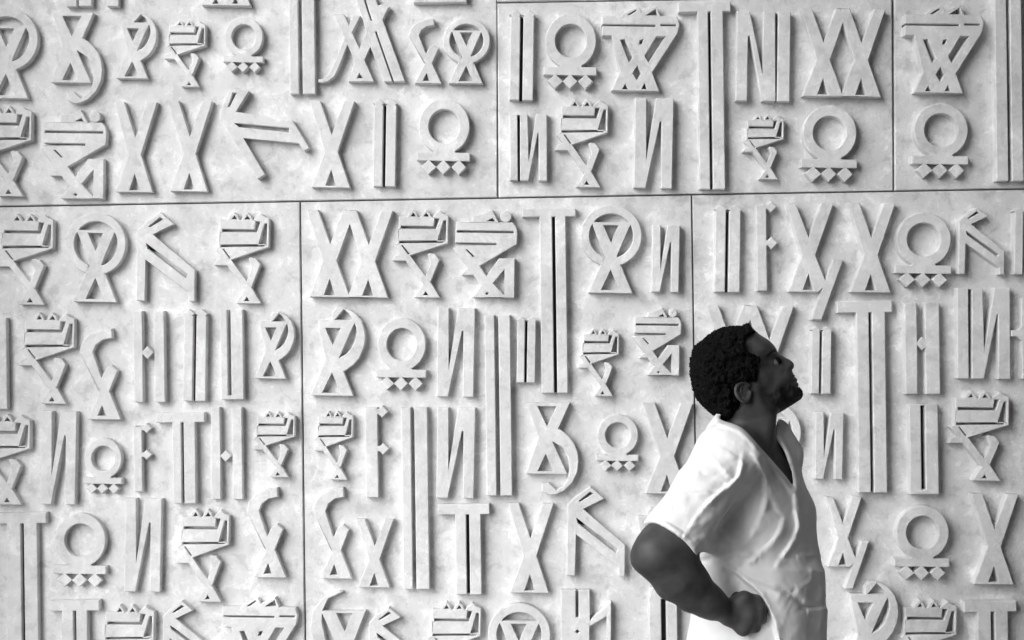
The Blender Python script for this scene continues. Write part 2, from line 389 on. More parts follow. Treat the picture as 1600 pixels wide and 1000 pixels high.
# --- lower middle panel
put('XX', 478,328,612.8,464.8); put('heron', 612.8,328,700,464.8); put('sphinx', 711.6,326.4,808.4,465)
tee(816,900,326,338.5,614.5,843,862.5,867.5,884); put('circ', 907,320.4,1003,458); put('N', 1019,351,1062,456.5)
put('R', 486,479.6,570.5,618.8); put('ring', 587.5,497,666.5,610); put('N', 683.2,481,741.6,620.4)
posts(757,772.5,778.5,797,492,775); put('II', 808,495,837,598); put('heron', 903.7,514,967,619); put('sphinx', 992,480,1065,586.5)
put('heron', 489.7,643,551,750); eff(570,589.5,637,778,[(597,643.6,9.5),(598.5,701.7,9.5)]); posts(626.5,641.5,647,667.5,637,921.5)
put('N', 682.4,637,742,779); put('Q', 822.4,629.3,904.8,774.4); put('ring', 932,648,998.6,736); put('X', 1004,629.5,1082,772)
put('snake', 488,762,551,905); put('X', 556,812,614,918.5); tee(684,765,788,804.5,930,711,728,733,751); put('X', 793,787,864,927)
put('K', 886.4,760.6,978,900.5); put('R', 990,793,1048,890)
free([[(185,800),(120,825),(75,880),(65,950),(95,1100),(170,1100),(128,1000),(112,930),(112,885),(138,832),(198,803)],
      [(108,882),(292,882),(233,1040),(300,1250),(110,1250),(180,1040)]], [[(172,892),(238,892),(205,965)]],
     'raised hourglass letter with a half circle bowed out on its left', (460,620), 2.63)
put('K', 576,950,655,1064); put('heron', 665.6,942,751,1081); put('circ', 762,943.5,860,1083.6)
free([rect(254,795,373,1200), [(370,925),(400,893),(460,845),(460,1200),(442,1200),(442,902),(372,945)]],
     [rect(315,780,327,908), dia(322,966,9,9)], 'raised slotted post with an angled arm on its right', (780,620), 2.63)
tee(1016,1062,918,936,1095,1014,1033,1041,1058)
# --- lower right panel
put('II', 1117.5,320,1157,456.5); eff(1181.5,1197.5,320,455,[(1205,323,9),(1206,379.6,10)])
put('slash', 1227.6,317,1317.8,499.7); put('X', 1324.4,317,1398,457); put('ring', 1398.4,332,1487,448); put('K', 1498,324,1570.5,428.6); put('II', 1585,325,1618,429)
put('XX', 1103.7,477,1240,616); put('II', 1268,510,1299,615.6); tee(1308,1394,470,488.5,770,1338,1357.5,1362.5,1383)
aitch(1413,1432,1445,1467.5,473,616,(1441,537,10)); put('IN', 1494.4,449,1580,592); eff(1596,1616,466,592,[(1596,521,11)])
put('circ', 1155,627.5,1252,765); put('N', 1274,644,1318,749)
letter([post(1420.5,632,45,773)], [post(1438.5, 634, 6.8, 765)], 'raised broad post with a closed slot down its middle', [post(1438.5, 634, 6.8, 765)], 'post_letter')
put('heron', 1482,611,1576,751)
put('slash', 1290,776,1358,920); put('ring', 1398,790,1484,906); put('X', 1517,772,1590,913)
put('R', 1318,908,1404,1050); put('heron', 1404,938.6,1495,1080); tee(1506,1588,939,956,1095,1527,1548,1554,1574.5)

# ------------------------------------------------------------------ the man: solids from distance fields, traced on the photograph
YP = -1.20                            # depth of his spine
PXM = FPX/(YP-CAM.y)                  # photo pixels per metre there
f32 = np.float32
class Grid:
    def __init__(s, xs, ys, zs):
        s.a = [np.asarray(v, f32) for v in (xs, ys, zs)]
        s.X, s.Y, s.Z = s.a[0][:,None,None], s.a[1][None,:,None], s.a[2][None,None,:]
        s.D = np.full((len(xs), len(ys), len(zs)), 1.0, f32)
    def sub(s, lo, hi):
        sl = []
        for v, l, h in zip(s.a, lo, hi):
            i, j = np.searchsorted(v, l), np.searchsorted(v, h)
            sl.append(slice(max(i-1, 0), min(j+1, len(v))))
        return tuple(sl), s.X[sl[0]], s.Y[:,sl[1]], s.Z[:,:,sl[2]]
def smin(a, b, k):
    if k <= 0: return np.minimum(a, b)
    h = np.clip(.5+.5*(b-a)/k, 0, 1); return b+(a-b)*h-k*h*(1-h)
def smax(a, b, k): return -smin(-a, -b, k)
def cone_d(X, Y, Z, a, b, ra, rb):
    ab = b-a; L = ab.length_squared
    t = np.clip(((X-a.x)*ab.x+(Y-a.y)*ab.y+(Z-a.z)*ab.z)/L, 0, 1)
    return np.sqrt((X-a.x-t*ab.x)**2+(Y-a.y-t*ab.y)**2+(Z-a.z-t*ab.z)**2)-(ra+(rb-ra)*t)
def add_cone(g, a, b, ra, rb, k=.01):
    m = max(ra, rb)+k+.03
    lo = [min(a[i], b[i])-m for i in range(3)]; hi = [max(a[i], b[i])+m for i in range(3)]
    sl, X, Y, Z = g.sub(lo, hi)
    g.D[sl] = smin(g.D[sl], cone_d(X, Y, Z, a, b, ra, rb).astype(f32), k)
def chain(g, pts, k=.01):             # pts: (px, py, Y, radius)
    P = [(at(p[0], p[1], p[2]), p[3]) for p in pts]
    for (a, ra), (b, rb) in zip(P, P[1:]): add_cone(g, a, b, ra, rb, k)
def nets(D, ax):
    s = D < 0
    nx, ny, nz = D.shape
    c = np.zeros((nx-1, ny-1, nz-1), np.uint8)
    for i in (0, 1):
        for j in (0, 1):
            for k in (0, 1): c += s[i:nx-1+i, j:ny-1+j, k:nz-1+k]
    act = (c > 0) & (c < 8)
    I, J, K = np.nonzero(act); n = len(I)
    idx = np.full(act.shape, -1, np.int32); idx[I, J, K] = np.arange(n)
    P = np.zeros((n, 3)); cnt = np.zeros(n)
    cor = [(i, j, k) for i in (0, 1) for j in (0, 1) for k in (0, 1)]
    for p in cor:
        for q in cor:
            if q > p and sum(abs(a-b) for a, b in zip(p, q)) == 1:
                d0, d1 = D[I+p[0], J+p[1], K+p[2]], D[I+q[0], J+q[1], K+q[2]]
                m = (d0 < 0) != (d1 < 0)
                t = np.where(m, d0/np.where(m, d0-d1, 1), 0)
                for axn, (B, e) in enumerate(zip((I, J, K), range(3))):
                    v0, v1 = ax[axn][B+p[axn]], ax[axn][B+q[axn]]
                    P[:, axn] += np.where(m, v0+(v1-v0)*t, 0)
                cnt += m
    P /= cnt[:, None]
    F = []
    for d in range(3):
        e1, e2 = (d+1) % 3, (d+2) % 3
        a = [slice(None)]*3; b = [slice(None)]*3
        a[d] = slice(0, -1); b[d] = slice(1, None)
        for e in (e1, e2): a[e] = slice(1, -1); b[e] = slice(1, -1)
        s0, s1 = s[tuple(a)], s[tuple(b)]
        for sg in (0, 1):
            Q = np.argwhere(s0 & ~s1 if sg == 0 else ~s0 & s1)
            if not len(Q): continue
            Q[:, e1] += 1; Q[:, e2] += 1
            def cell(o1, o2):
                R = Q.copy(); R[:, e1] -= o1; R[:, e2] -= o2
                return idx[R[:,0], R[:,1], R[:,2]]
            qd = np.stack([cell(1,1), cell(0,1), cell(0,0), cell(1,0)], 1)
            F.append(qd if sg == 0 else qd[:, ::-1])
    F = np.concatenate(F)
    return P, F[(F >= 0).all(1)]
def relax(P, F, it=1, lam=.5):
    for _ in range(it):
        A = np.zeros_like(P); c = np.zeros(len(P))
        for i in range(4):
            for j in ((i+1) % 4, (i+3) % 4):
                np.add.at(A, F[:, i], P[F[:, j]]); np.add.at(c, F[:, i], 1)
        P = P+lam*(A/np.maximum(c, 1)[:, None]-P)
    return P
def solid(name, g, m, parent, it=1):
    P, F = nets(g.D, g.a); P = relax(P, F, it)
    me = bpy.data.meshes.new(name)
    me.vertices.add(len(P)); me.vertices.foreach_set('co', P.astype(f32).ravel())
    me.loops.add(F.size); me.loops.foreach_set('vertex_index', F.astype(np.int32).ravel())
    me.polygons.add(len(F)); me.polygons.foreach_set('loop_start', np.arange(0, F.size, 4, dtype=np.int32))
    me.polygons.foreach_set('use_smooth', np.ones(len(F), bool)); me.update(calc_edges=True); me.validate()
    me.materials.append(m)
    o = bpy.data.objects.new(name, me); COL.objects.link(o)
    if parent: keep_parent(o, parent)
    return o
def lattice(n, seed):
    return np.random.default_rng(seed).random((n, n, n)).astype(f32)
LT = lattice(32, 3)
def vnoise(X, Y, Z):
    X, Y, Z = np.broadcast_arrays(X, Y, Z)
    i, j, k = np.floor(X), np.floor(Y), np.floor(Z)
    u, v, t = X-i, Y-j, Z-k
    u, v, t = u*u*(3-2*u), v*v*(3-2*v), t*t*(3-2*t)
    i, j, k = i.astype(int) & 31, j.astype(int) & 31, k.astype(int) & 31
    i1, j1, k1 = (i+1) & 31, (j+1) & 31, (k+1) & 31
    L = LT
    a = (L[i,j,k]*(1-u)+L[i1,j,k]*u)*(1-v)+(L[i,j1,k]*(1-u)+L[i1,j1,k]*u)*v
    b = (L[i,j,k1]*(1-u)+L[i1,j,k1]*u)*(1-v)+(L[i,j1,k1]*(1-u)+L[i1,j1,k1]*u)*v
    return (a*(1-t)+b*t).astype(f32)-.5
# flat images in photo pixels ----------------------------------------------------
IX0, IY0, IW, IH, ISC = 950, 480, 380, 680, 1.0
_gx, _gy = np.meshgrid(IX0+np.arange(IW, dtype=f32), IY0+np.arange(IH, dtype=f32), indexing='ij')
def seg_d(gx, gy, a, b):
    ax, ay = a; bx, by = b; dx, dy = bx-ax, by-ay
    t = np.clip(((gx-ax)*dx+(gy-ay)*dy)/(dx*dx+dy*dy+1e-9), 0, 1)
    return np.hypot(gx-ax-t*dx, gy-ay-t*dy)
def line_d(pts, gx=_gx, gy=_gy):
    d = None
    for a, b in zip(pts, pts[1:]):
        e = seg_d(gx, gy, a, b); d = e if d is None else np.minimum(d, e)
    return d
def poly_d(pts, gx=_gx, gy=_gy):      # signed, negative inside, px
    d = line_d(list(pts)+[pts[0]], gx, gy); ins = np.zeros(gx.shape, bool)
    for (x0, y0), (x1, y1) in zip(pts, list(pts[1:])+[pts[0]]):
        if y0 == y1: continue
        c = ((y0 > gy) != (y1 > gy)) & (gx < (x1-x0)*(gy-y0)/(y1-y0)+x0); ins ^= c
    return np.where(ins, -d, d)
def spline(pts, n=8, closed=True):
    P = [np.array(p, float) for p in pts]; out = []; m = len(P)
    for i in range(m if closed else m-1):
        p0, p1, p2, p3 = (P[(i-1) % m], P[i], P[(i+1) % m], P[(i+2) % m]) if closed else (P[max(i-1,0)], P[i], P[i+1], P[min(i+2,m-1)])
        for k in range(n):
            t = k/n
            out.append(tuple(.5*((2*p1)+(-p0+p2)*t+(2*p0-5*p1+4*p2-p3)*t*t+(-p0+3*p1-3*p2+p3)*t**3)))
    if not closed: out.append(tuple(P[-1]))
    return out
def sample(img, px, py, fill):
    i = np.clip(px-IX0, 0, IW-1.001); j = np.clip(py-IY0, 0, IH-1.001)
    i0, j0 = i.astype(np.int32), j.astype(np.int32); u, v = (i-i0).astype(f32), (j-j0).astype(f32)
    return (img[i0,j0]*(1-u)+img[i0+1,j0]*u)*(1-v)+(img[i0,j0+1]*(1-u)+img[i0+1,j0+1]*u)*v
def gauss(cx, cy, s, sy=None, ang=0):
    sy = sy or s; a = math.radians(ang); dx, dy = _gx-cx, _gy-cy
    u, v = dx*math.cos(a)+dy*math.sin(a), -dx*math.sin(a)+dy*math.cos(a)
    return np.exp(-.5*((u/s)**2+(v/sy)**2)).astype(f32)

# --- skin, hair, cloth
def skin_mat():
    m, nt, p = mat('skin')
    tc = N(nt, 'ShaderNodeTexCoord'); n = N(nt, 'ShaderNodeTexNoise', Scale=30., Detail=5.); n2 = N(nt, 'ShaderNodeTexNoise', Scale=420., Detail=3.)
    for q in (n, n2): nt.links.new(tc.outputs['Object'], q.inputs['Vector'])
    at_ = N(nt, 'ShaderNodeAttribute', attribute_name='stubble')
    sp = N(nt, 'ShaderNodeTexNoise', Scale=900., Detail=2.); nt.links.new(tc.outputs['Object'], sp.inputs['Vector'])
    mth = N(nt, 'ShaderNodeMath', operation='MULTIPLY'); nt.links.new(at_.outputs['Fac'], mth.inputs[0])
    nt.links.new(ramp(nt, sp.outputs['Fac'], [(.35, .55), (.6, 1.0)]), mth.inputs[1])
    nt.links.new(mixc(nt, ramp(nt, n.outputs['Fac'], [(.35, .048), (.65, .080)]), .014, mth.outputs[0]), p.inputs['Base Color'])
    p.inputs['Roughness'].default_value = .58; p.inputs['Specular IOR Level'].default_value = .4
    p.inputs['Subsurface Weight'].default_value = .08; p.inputs['Subsurface Radius'].default_value = (.006,)*3; p.inputs['Subsurface Scale'].default_value = .5
    b = N(nt, 'ShaderNodeBump', Strength=.6, Distance=.0012); nt.links.new(n2.outputs['Fac'], b.inputs['Height']); nt.links.new(b.outputs[0], p.inputs['Normal'])
    return m
M_skin = skin_mat()
M_hair = plain('hair', .006, .8, .12, 300., .3, .6, 500., .002)
M_beard = plain('beard', .010, .7, .2, 300., .3, .8, 600., .002)
def cloth_mat(name, c):
    m, nt, p = mat(name)
    tc = N(nt, 'ShaderNodeTexCoord')
    n = N(nt, 'ShaderNodeTexNoise', Scale=14., Detail=5.); nt.links.new(tc.outputs['Object'], n.inputs['Vector'])
    nt.links.new(ramp(nt, n.outputs['Fac'], [(.3, c*.96), (.7, c*1.03)]), p.inputs['Base Color'])
    p.inputs['Roughness'].default_value = .9; p.inputs['Specular IOR Level'].default_value = .15
    p.inputs['Sheen Weight'].default_value = .15
    n2 = N(nt, 'ShaderNodeTexNoise', Scale=520., Detail=2.); n3 = N(nt, 'ShaderNodeTexNoise', Scale=22., Detail=4., Distortion=1.4)
    for q in (n2, n3): nt.links.new(tc.outputs['Object'], q.inputs['Vector'])
    b = N(nt, 'ShaderNodeBump', Strength=.5, Distance=.0009); nt.links.new(n2.outputs['Fac'], b.inputs['Height'])
    b2 = N(nt, 'ShaderNodeBump', Strength=.35, Distance=.005); nt.links.new(n3.outputs['Fac'], b2.inputs['Height']); nt.links.new(b.outputs[0], b2.inputs['Normal'])
    nt.links.new(b2.outputs[0], p.inputs['Normal'])
    return m
M_shirt = cloth_mat('white_cotton', .84)
M_trous = cloth_mat('white_trousers', .76)
M_shoe = plain('shoe_leather', .05, .5, .4)
M_eye = plain('eye_white', .13, .2, .5)

# --- head relief: half width of the head at every point of its profile
YH = YP-.005
SKIN = spline([(1120,540),(1140,520),(1160,515),(1180,519),(1190,525),(1201,532),(1210,541),(1214,548),(1216.5,553),(1226,558),(1236,563.5),(1240.5,569),
        (1240.5,574),(1237.5,578.5),(1239.5,584),(1242,589),(1246.5,593),(1244.5,596.5),(1248,600),(1247,605),(1251,611),(1252,618),(1249,624),(1240,630),(1228,637),(1217,644),
        (1200,650),(1175,660),(1140,652),(1112,628),(1097,590),(1102,560)], 5)
dS = -poly_d(SKIN)                     # px inside the profile
CP = [(1130,570,76,62),(1100,590,68,60),(1150,525,70,56),(1195,540,60,34),(1207,549,50,20),(1180,568,68,50),(1195,588,66,45),(1214,592,50,30),
      (1178,632,57,38),(1208,622,48,30),(1242,616,28,19),(1236,600,33,17),(1218,557,13,9),(1228,562,11,8),(1236,569,11,9),(1206,566,43,20),(1222,578,36,22),(1130,640,58,44)]
def rbf(col, s=9.0):
    num = 0; den = 1e-9
    for c in CP:
        q = np.exp(-.5*(np.hypot(_gx-c[0], _gy-c[1])/s)**2)+1e-4/(1+np.hypot(_gx-c[0], _gy-c[1])**2/60)
        num = num+q*c[col]; den = den+q
    return (num/den).astype(f32)
Wd, Rd = rbf(2)/1000, rbf(3)/1000
tt = np.clip(dS/PXM/Rd, 0, 1)
HH = Wd*np.sqrt(np.maximum(1-(1-tt)**2, 0))
ins = (dS > 0)
mm = lambda v: v/1000
HH = HH+ins*np.clip(dS/6, 0, 1)*(mm(-6)*gauss(1207,566,6.5,4.6,50)+mm(3.5)*gauss(1207.5,567,3.6,2.6,50)+mm(3)*gauss(1205,553,9,2.6,-18)+mm(-2)*gauss(1213,558,3.5)
   +mm(5)*gauss(1232,575,3.2,2.8)+mm(-3)*gauss(1226,580,2.0,5,35)+mm(3.5)*gauss(1196,584,9,6,20)+mm(-2.5)*gauss(1237.5,597,6.5,1.2,18)
   +mm(2.0)*gauss(1240,592,5,2)+mm(2.2)*gauss(1241,601,5,2.2)+mm(-3)*gauss(1190,560,7,6)+mm(-1.6)*gauss(1236.5,578.5,2.2,1.4)+mm(1.3)*gauss(1207,562.6,5,.9,48)
   +mm(-1.2)*gauss(1208,567,4.6,.8,48))
HS = np.where(ins, HH, -(-dS)/PXM).astype(f32)     # outside: falls away

def zrange(lo, hi, fine, coarse, f0, f1):
    v = [lo]
    while v[-1] < hi: v.append(v[-1]+(fine if f0 <= v[-1] <= f1 else coarse))
    return v
hx0, hx1 = at(1074,600,YH).x, at(1262,600,YH).x; hz0, hz1 = at(1160,690,YH).z, at(1160,500,YH).z
gb = Grid(zrange(at(955,800,YP).x, at(1320,800,YP).x, .0024, .0045, hx0, hx1), zrange(-1.66, -.92, .0026, .0055, YH-.105, YH+.105), zrange(-.01, hz1+.02, .0024, .0060, hz0, hz1))
def head_field(g, H, grow=0.0):
    """distance-like field of the head relief on a sub-grid; returns (slice, field)"""
    sl, X, Y, Z = g.sub((hx0-.02, YH-.13, hz0-.03), (hx1+.02, YH+.13, hz1+.02))
    px, py = px_of(X, YH-np.minimum(np.abs(Y-YH), .09), Z)
    px, py = (np.broadcast_to(v, np.broadcast_shapes(X.shape, Y.shape, Z.shape)).astype(f32) for v in (px, py))
    h = sample(H, px, py, -.1)
    return sl, (px, py), ((np.abs(Y-YH)-h-grow)*.6).astype(f32)
sl, PXY, dH = head_field(gb, HS)
gb.D[sl] = np.minimum(gb.D[sl], dH)
# ears (both sides)
_, X, Y, Z = gb.sub((hx0-.02, YH-.13, hz0-.03), (hx1+.02, YH+.13, hz1+.02))
q = np.abs(Y-YH)
def ear_pt(px, py, off): p = at(px, py, YH-off); return Vector((p.x, off, p.z))
helix = spline([(1171,602),(1166,598.5),(1159,598.5),(1152,602.5),(1149.5,609),(1151,617),(1155.5,623),(1161,627.5),(1167,627.5),(1170,623)], 3, False)
offs = np.interp(np.linspace(0, 1, len(helix)), [0,.15,.4,.6,.8,1], [.070,.077,.090,.090,.083,.071])
E = np.full(np.broadcast_shapes(X.shape, q.shape, Z.shape), 1., f32)
for (a, oa), (b, ob) in zip(zip(helix, offs), zip(helix[1:], offs[1:])):
    E = smin(E, cone_d(X, q, Z, ear_pt(*a, oa), ear_pt(*b, ob), .0036, .0036), .002)
for a, b, r in (((1158,604,.079),(1156.5,613,.081),.0035), ((1156.5,613,.081),(1161,621,.077),.0035), ((1163,626,.078),(1167,625,.075),.0052), ((1172,613,.072),(1171,619,.072),.0042), ((1166,604,.072),(1158,604,.079),.0026)):
    E = smin(E, cone_d(X, q, Z, ear_pt(*a), ear_pt(*b), r, r), .003)
for a, b, r in (((1160,606,.070),(1160,618,.070),.0085), ((1164,604,.067),(1165,620,.067),.0085)):
    E = smin(E, cone_d(X, q, Z, ear_pt(*a), ear_pt(*b), r, r), .003)
gb.D[sl] = smin(gb.D[sl], E.astype(f32), .004)
# neck and the rest of the body
chain(gb, [(1160,612,YP,.062),(1166,650,YP,.058),(1171,690,YP+.005,.062),(1166,725,YP+.01,.085)], .02)
chain(gb, [(1196,640,YP-.03,.024),(1192,690,YP-.045,.022)], .02)
def ring_interp(zs, rows):            # rows: (py, cx px, y, a, b)
    Zk = np.array([at(1180, r[0], YP).z for r in rows]); o = np.argsort(Zk)
    cols = [np.array([at(r[1], r[0], YP).x for r in rows]), np.array([r[2] for r in rows]), np.array([r[3] for r in rows]), np.array([r[4] for r in rows])]
    ss = lambda v: np.interp(zs, Zk[o], v[o]).astype(f32)
    def sm(v):
        n = max(3, int(.03/np.median(np.diff(zs)))); k = np.ones(n)/n
        return np.convolve(np.pad(v, (n, n), mode='edge'), k, 'same')[n:-n].astype(f32)
    return [sm(ss(c)) for c in cols]
TH = math.radians(35); FX, FY = math.cos(TH), -math.sin(TH); RX, RY = -math.sin(TH), -math.cos(TH)
TORSO = [(690,1163,YP,.150,.085),(715,1163,YP,.160,.100),(740,1167,YP,.165,.108),(800,1182,YP,.168,.120),(870,1188,YP,.165,.122),(940,1184,YP,.170,.132),(1000,1182,YP,.180,.140),(1100,1182,YP,.19,.148),(1200,1182,YP,.2,.15)]
def torso_field(g, rows, z0, z1, shrink=0.0, ex=2.3):
    zs = g.a[2]; cx, cy, a, b = ring_interp(zs, rows)
    sl, X, Y, Z = g.sub((-9, -9, z0), (9, 9, z1))
    k = sl[2]; cx, cy, a, b = (v[k][None,None,:] for v in (cx, cy, a-shrink, b-shrink))
    u = (X-cx)*RX+(Y-cy)*RY; v = (X-cx)*FX+(Y-cy)*FY
    d = (((np.abs(u)/a)**ex+(np.abs(v)/b)**ex)**(1/ex)-1)*np.minimum(a, b)*.95
    return sl, d.astype(f32), Z
zt, zb = at(1160,698,YP).z, .86
sl, d, Z = torso_field(gb, TORSO, zb-.06, zt+.08, .022, 2.2)
d = smax(d, np.maximum(Z-zt, zb-Z), .05); gb.D[sl] = smin(gb.D[sl], d.astype(f32), .03)
def side(cx, cy_px, lat, fwd, z=None):   # point of his own frame
    p = at(cx, cy_px, YP); return Vector((p.x+RX*lat+FX*fwd, p.y+RY*lat+FY*fwd, p.z if z is None else z))
# right arm, hand on hip
chain(gb, [(1160,700,-1.25,.05),(1132,718,-1.36,.054),(1050,840,-1.44,.0505),(1034,854,-1.455,.046),(1026,862,-1.46,.040)], .02)
chain(gb, [(1020,864,-1.465,.034),(1004,872,-1.462,.020)], .03)
chain(gb, [(1064,860,-1.455,.031),(1088,904,-1.435,.020),(1120,938,-1.40,.014)], .03)
chain(gb, [(1023,864,-1.465,.038),(1059,903,-1.445,.0375),(1104,938,-1.405,.0290),(1137,958,-1.375,.0255)], .025)
chain(gb, [(1007,877,-1.462,.021),(1044,917,-1.45,.021),(1075,939,-1.425,.018),(1110,955,-1.395,.014)], .02)
W0 = (1137,957,-1.375)
KN = [(1181,937,-1.372,.0105),(1188,951,-1.378,.011),(1187,966,-1.376,.0108),(1179,980,-1.366,.010)]
for i, kn in enumerate(KN):
    wx, wy = W0[0]+4, W0[1]-9+6*i
    chain(gb, [(wx, wy, -1.375, .0165), (kn[0]-18, kn[1]+(-2,0,1,2)[i], -1.380, .0145), kn], .012)
for i, kn in enumerate(KN):
    L = (.9, 1.0, .95, .8)[i]
    chain(gb, [kn, (kn[0]+9*L, kn[1]+3, -1.343, .0096), (kn[0]+11*L, kn[1]+6, -1.312, .0088), (kn[0]+4*L, kn[1]+8, -1.292, .0078)], .008)
chain(gb, [(1140,950,-1.362,.015),(1152,934,-1.352,.0125),(1168,929,-1.340,.0112),(1186,934,-1.322,.009)], .006)
# left arm, hanging hidden behind the chest
L0 = side(1163,712,-.155,0)
Ls = [(L0, .052), (side(1185,845,-.175,-.03), .043), (side(1186,960,-.15,.0), .033), (side(1186,1010,-.135,.02), .026)]
for (a, ra), (b, rb) in zip(Ls, Ls[1:]): add_cone(gb, a, b, ra, rb, .015)
hd = Ls[-1][0]
for i in range(4):
    o = Vector((FX*(.028-.018*i), FY*(.028-.018*i), 0))
    pts = [(hd+o*.6, .014), (hd+o+Vector((0,0,-.085)), .0105), (hd+o+Vector((RX*.012, RY*.012, -.125)), .009), (hd+o+Vector((RX*.03, RY*.03, -.15+.008*abs(i-1))), .0078)]
    for (a, ra), (b, rb) in zip(pts, pts[1:]): add_cone(gb, a, b, ra, rb, .006)
tp = [(hd+Vector((0,0,-.01)), .014), (hd+Vector((FX*.045+RX*.01, FY*.045+RY*.01, -.05)), .0115), (hd+Vector((FX*.05+RX*.025, FY*.05+RY*.025, -.085)), .009)]
for (a, ra), (b, rb) in zip(tp, tp[1:]): add_cone(gb, a, b, ra, rb, .006)
# legs and feet
for s_ in (1, -1):
    hip, kn_, an = side(1182,1090,.09*s_,0,.90), side(1182,1090,.10*s_,.02,.49), side(1182,1090,.11*s_,-.01,.09)
    add_cone(gb, hip, kn_, .085, .055, .03); add_cone(gb, kn_, an, .052, .036, .02)
    add_cone(gb, an+Vector((0,0,-.04)), an+Vector((FX*.15, FY*.15, -.055)), .034, .026, .02)
person = empty('person', at(1182, 1000, YP).xy.to_3d())
props(person, 'bearded man in loose white shirt, hand on hip, looking up at the wall', 'person')
body = solid('body', gb, M_skin, person, 1)
for s_ in (-1,):
    pass

# --- eyes
def ball(name, c, r, m, parent):
    import bmesh
    bm = bmesh.new(); bmesh.ops.create_uvsphere(bm, u_segments=16, v_segments=10, radius=r)
    for f in bm.faces: f.smooth = True
    me = bpy.data.meshes.new(name); bm.to_mesh(me); bm.free(); me.materials.append(m)
    o = bpy.data.objects.new(name, me); o.location = c; COL.objects.link(o); keep_parent(o, parent); return o
# --- hair: a bumpy cap with small curls
HAIR = spline([(1171,503.5),(1175,509),(1184,520),(1173,522),(1164,528),(1165,545),(1176,552),(1187,557),(1188,566),(1184,576),(1187,584),(1188,591),(1183,597),(1174,597),(1164,596),
        (1152,600),(1147,608),(1150,618),(1156,626),(1158,636),(1156,648),(1146,659),(1132,660),(1120,654),(1104,641),(1090,626),(1083,608),(1080,588),(1079.5,566),(1085,545),(1094,534),(1102,528),
        (1118,516),(1134,509.5),(1152,508),(1163,507)], 4)
dHr = -poly_d(HAIR)-2.0
HAIRS = spline([(1171,503.5),(1186,519),(1200,535),(1205,560),(1200,600),(1170,640),(1146,659),(1132,660),(1120,654),(1104,641),(1090,626),(1083,608),(1080,588),(1079.5,566),(1085,545),(1094,534),(1102,528),
        (1118,516),(1134,509.5),(1152,508),(1163,507)], 4)
dHo = -poly_d(HAIRS)-2.2
t2 = np.clip(dHo/PXM/.062, 0, 1)
Hcap = np.maximum(.086*np.sqrt(np.maximum(1-(1-t2)**2, 0)), HS+.004*np.clip(dHr/5, 0, 1)+.004*np.clip(dHr/14, 0, 1))
Hcap = np.where(dHo > 0, Hcap, dHo/PXM)
gh = Grid(np.arange(hx0-.01, hx1+.01, .0024), np.arange(YH-.11, YH+.11, .0026), np.arange(hz0+.0, hz1+.015, .0024))
slh, PH, dcap = head_field(gh, Hcap.astype(f32))
hr = sample(dHr.astype(f32), PH[0], PH[1], 0)
curl = vnoise(gh.X*95, gh.Y*95, gh.Z*95)*.010+vnoise(gh.X*190+7, gh.Y*190, gh.Z*190)*.007
_, _, dsk = head_field(gh, HS)
# the cut line of the hair only trims the sides of the head, not its far interior
gh.D[:] = 1; gh.D[slh] = np.maximum(dcap+curl[slh]*1.1, -(hr/PXM)-curl[slh]*.5)
hair = solid('hair', gh, M_hair, person, 0)
hv = np.empty(len(hair.data.vertices)*3, f32); hair.data.vertices.foreach_get('co', hv); hv = hv.reshape(-1, 3)
hn = np.empty_like(hv).ravel(); hair.data.vertices.foreach_get('normal', hn); hn = hn.reshape(-1, 3)
pick = rng.choice(len(hv), 5200, replace=False)
cv, cf = [], []
for i in pick:
    c, n = hv[i], hn[i]
    if abs(c[1]-YH) < .04 and n[0] > .3 : continue
    n = n+rng.normal(0, .25, 3); n /= np.linalg.norm(n)+1e-6
    t = np.cross(n, rng.normal(0, 1, 3)); t /= np.linalg.norm(t)+1e-6; b = np.cross(n, t)
    r, w_ = rng.uniform(.0018, .0032), rng.uniform(.0009, .0014); ph = rng.uniform(0, 6.28); base = len(cv); ns = 6
    for k in range(ns+1):
        a = ph+k*1.05; h = -.0015+k*.0006
        p = c+n*h+(t*math.cos(a)+b*math.sin(a))*r
        rad = (t*math.cos(a)+b*math.sin(a))*w_
        cv += [p+rad, p-rad*.6+n*w_, p-rad*.6-n*w_]
    for k in range(ns):
        o0 = base+3*k
        for e in range(3):
            e2 = (e+1) % 3; cf.append((o0+e, o0+e2, o0+3+e2, o0+3+e))
curls = keep_parent(mesh_obj('curls', cv, cf, M_hair, smooth=True), person)
curls.parent = hair; curls.matrix_parent_inverse = hair.matrix_world.inverted(); props(curls, kind='stuff')

# --- beard
BEARD = spline([(1184,594),(1190,590),(1192,602),(1197,611),(1206,611),(1216,603),(1225,601),(1231,593),(1236,585),(1240.5,583),(1243.5,587),(1240,592),(1236,596),(1238,601),(1244,603.5),(1250,604),(1258,610),
        (1259,622),(1252,632),(1236,640),(1220,648),(1204,646),(1192,632),(1186,615)], 4)
BEARDO = spline([(1184,594),(1200,585),(1230,583),(1241.5,582.5),(1243.2,587),(1241,590),(1239,596),(1243,602),(1248.5,602.5),(1253.5,607),(1255,615),(1253,622),(1244,629),(1231,637),(1218,645),(1204,650),(1190,640)], 4)
dB, dBo = -poly_d(BEARD), -poly_d(BEARDO)
Hb = np.where(dBo > 0, HS.clip(0)+.0008+.0022*np.clip((dB-2)/6, 0, 1)+.003*np.clip((dB-5)/9, 0, 1), dBo/PXM)
Hb = np.where((dBo > 0) & (dS <= 0), np.maximum(.012*np.sqrt(np.clip(dBo/3, 0, 1)), .001), Hb)
gd = Grid(np.arange(at(1180,600,YH).x, at(1262,600,YH).x, .0022), np.arange(YH-.09, YH+.09, .0024), np.arange(at(1200,655,YH).z, at(1200,578,YH).z, .0022))
bv = np.empty(len(body.data.vertices)*3, f32); body.data.vertices.foreach_get('co', bv); bv = bv.reshape(-1, 3)
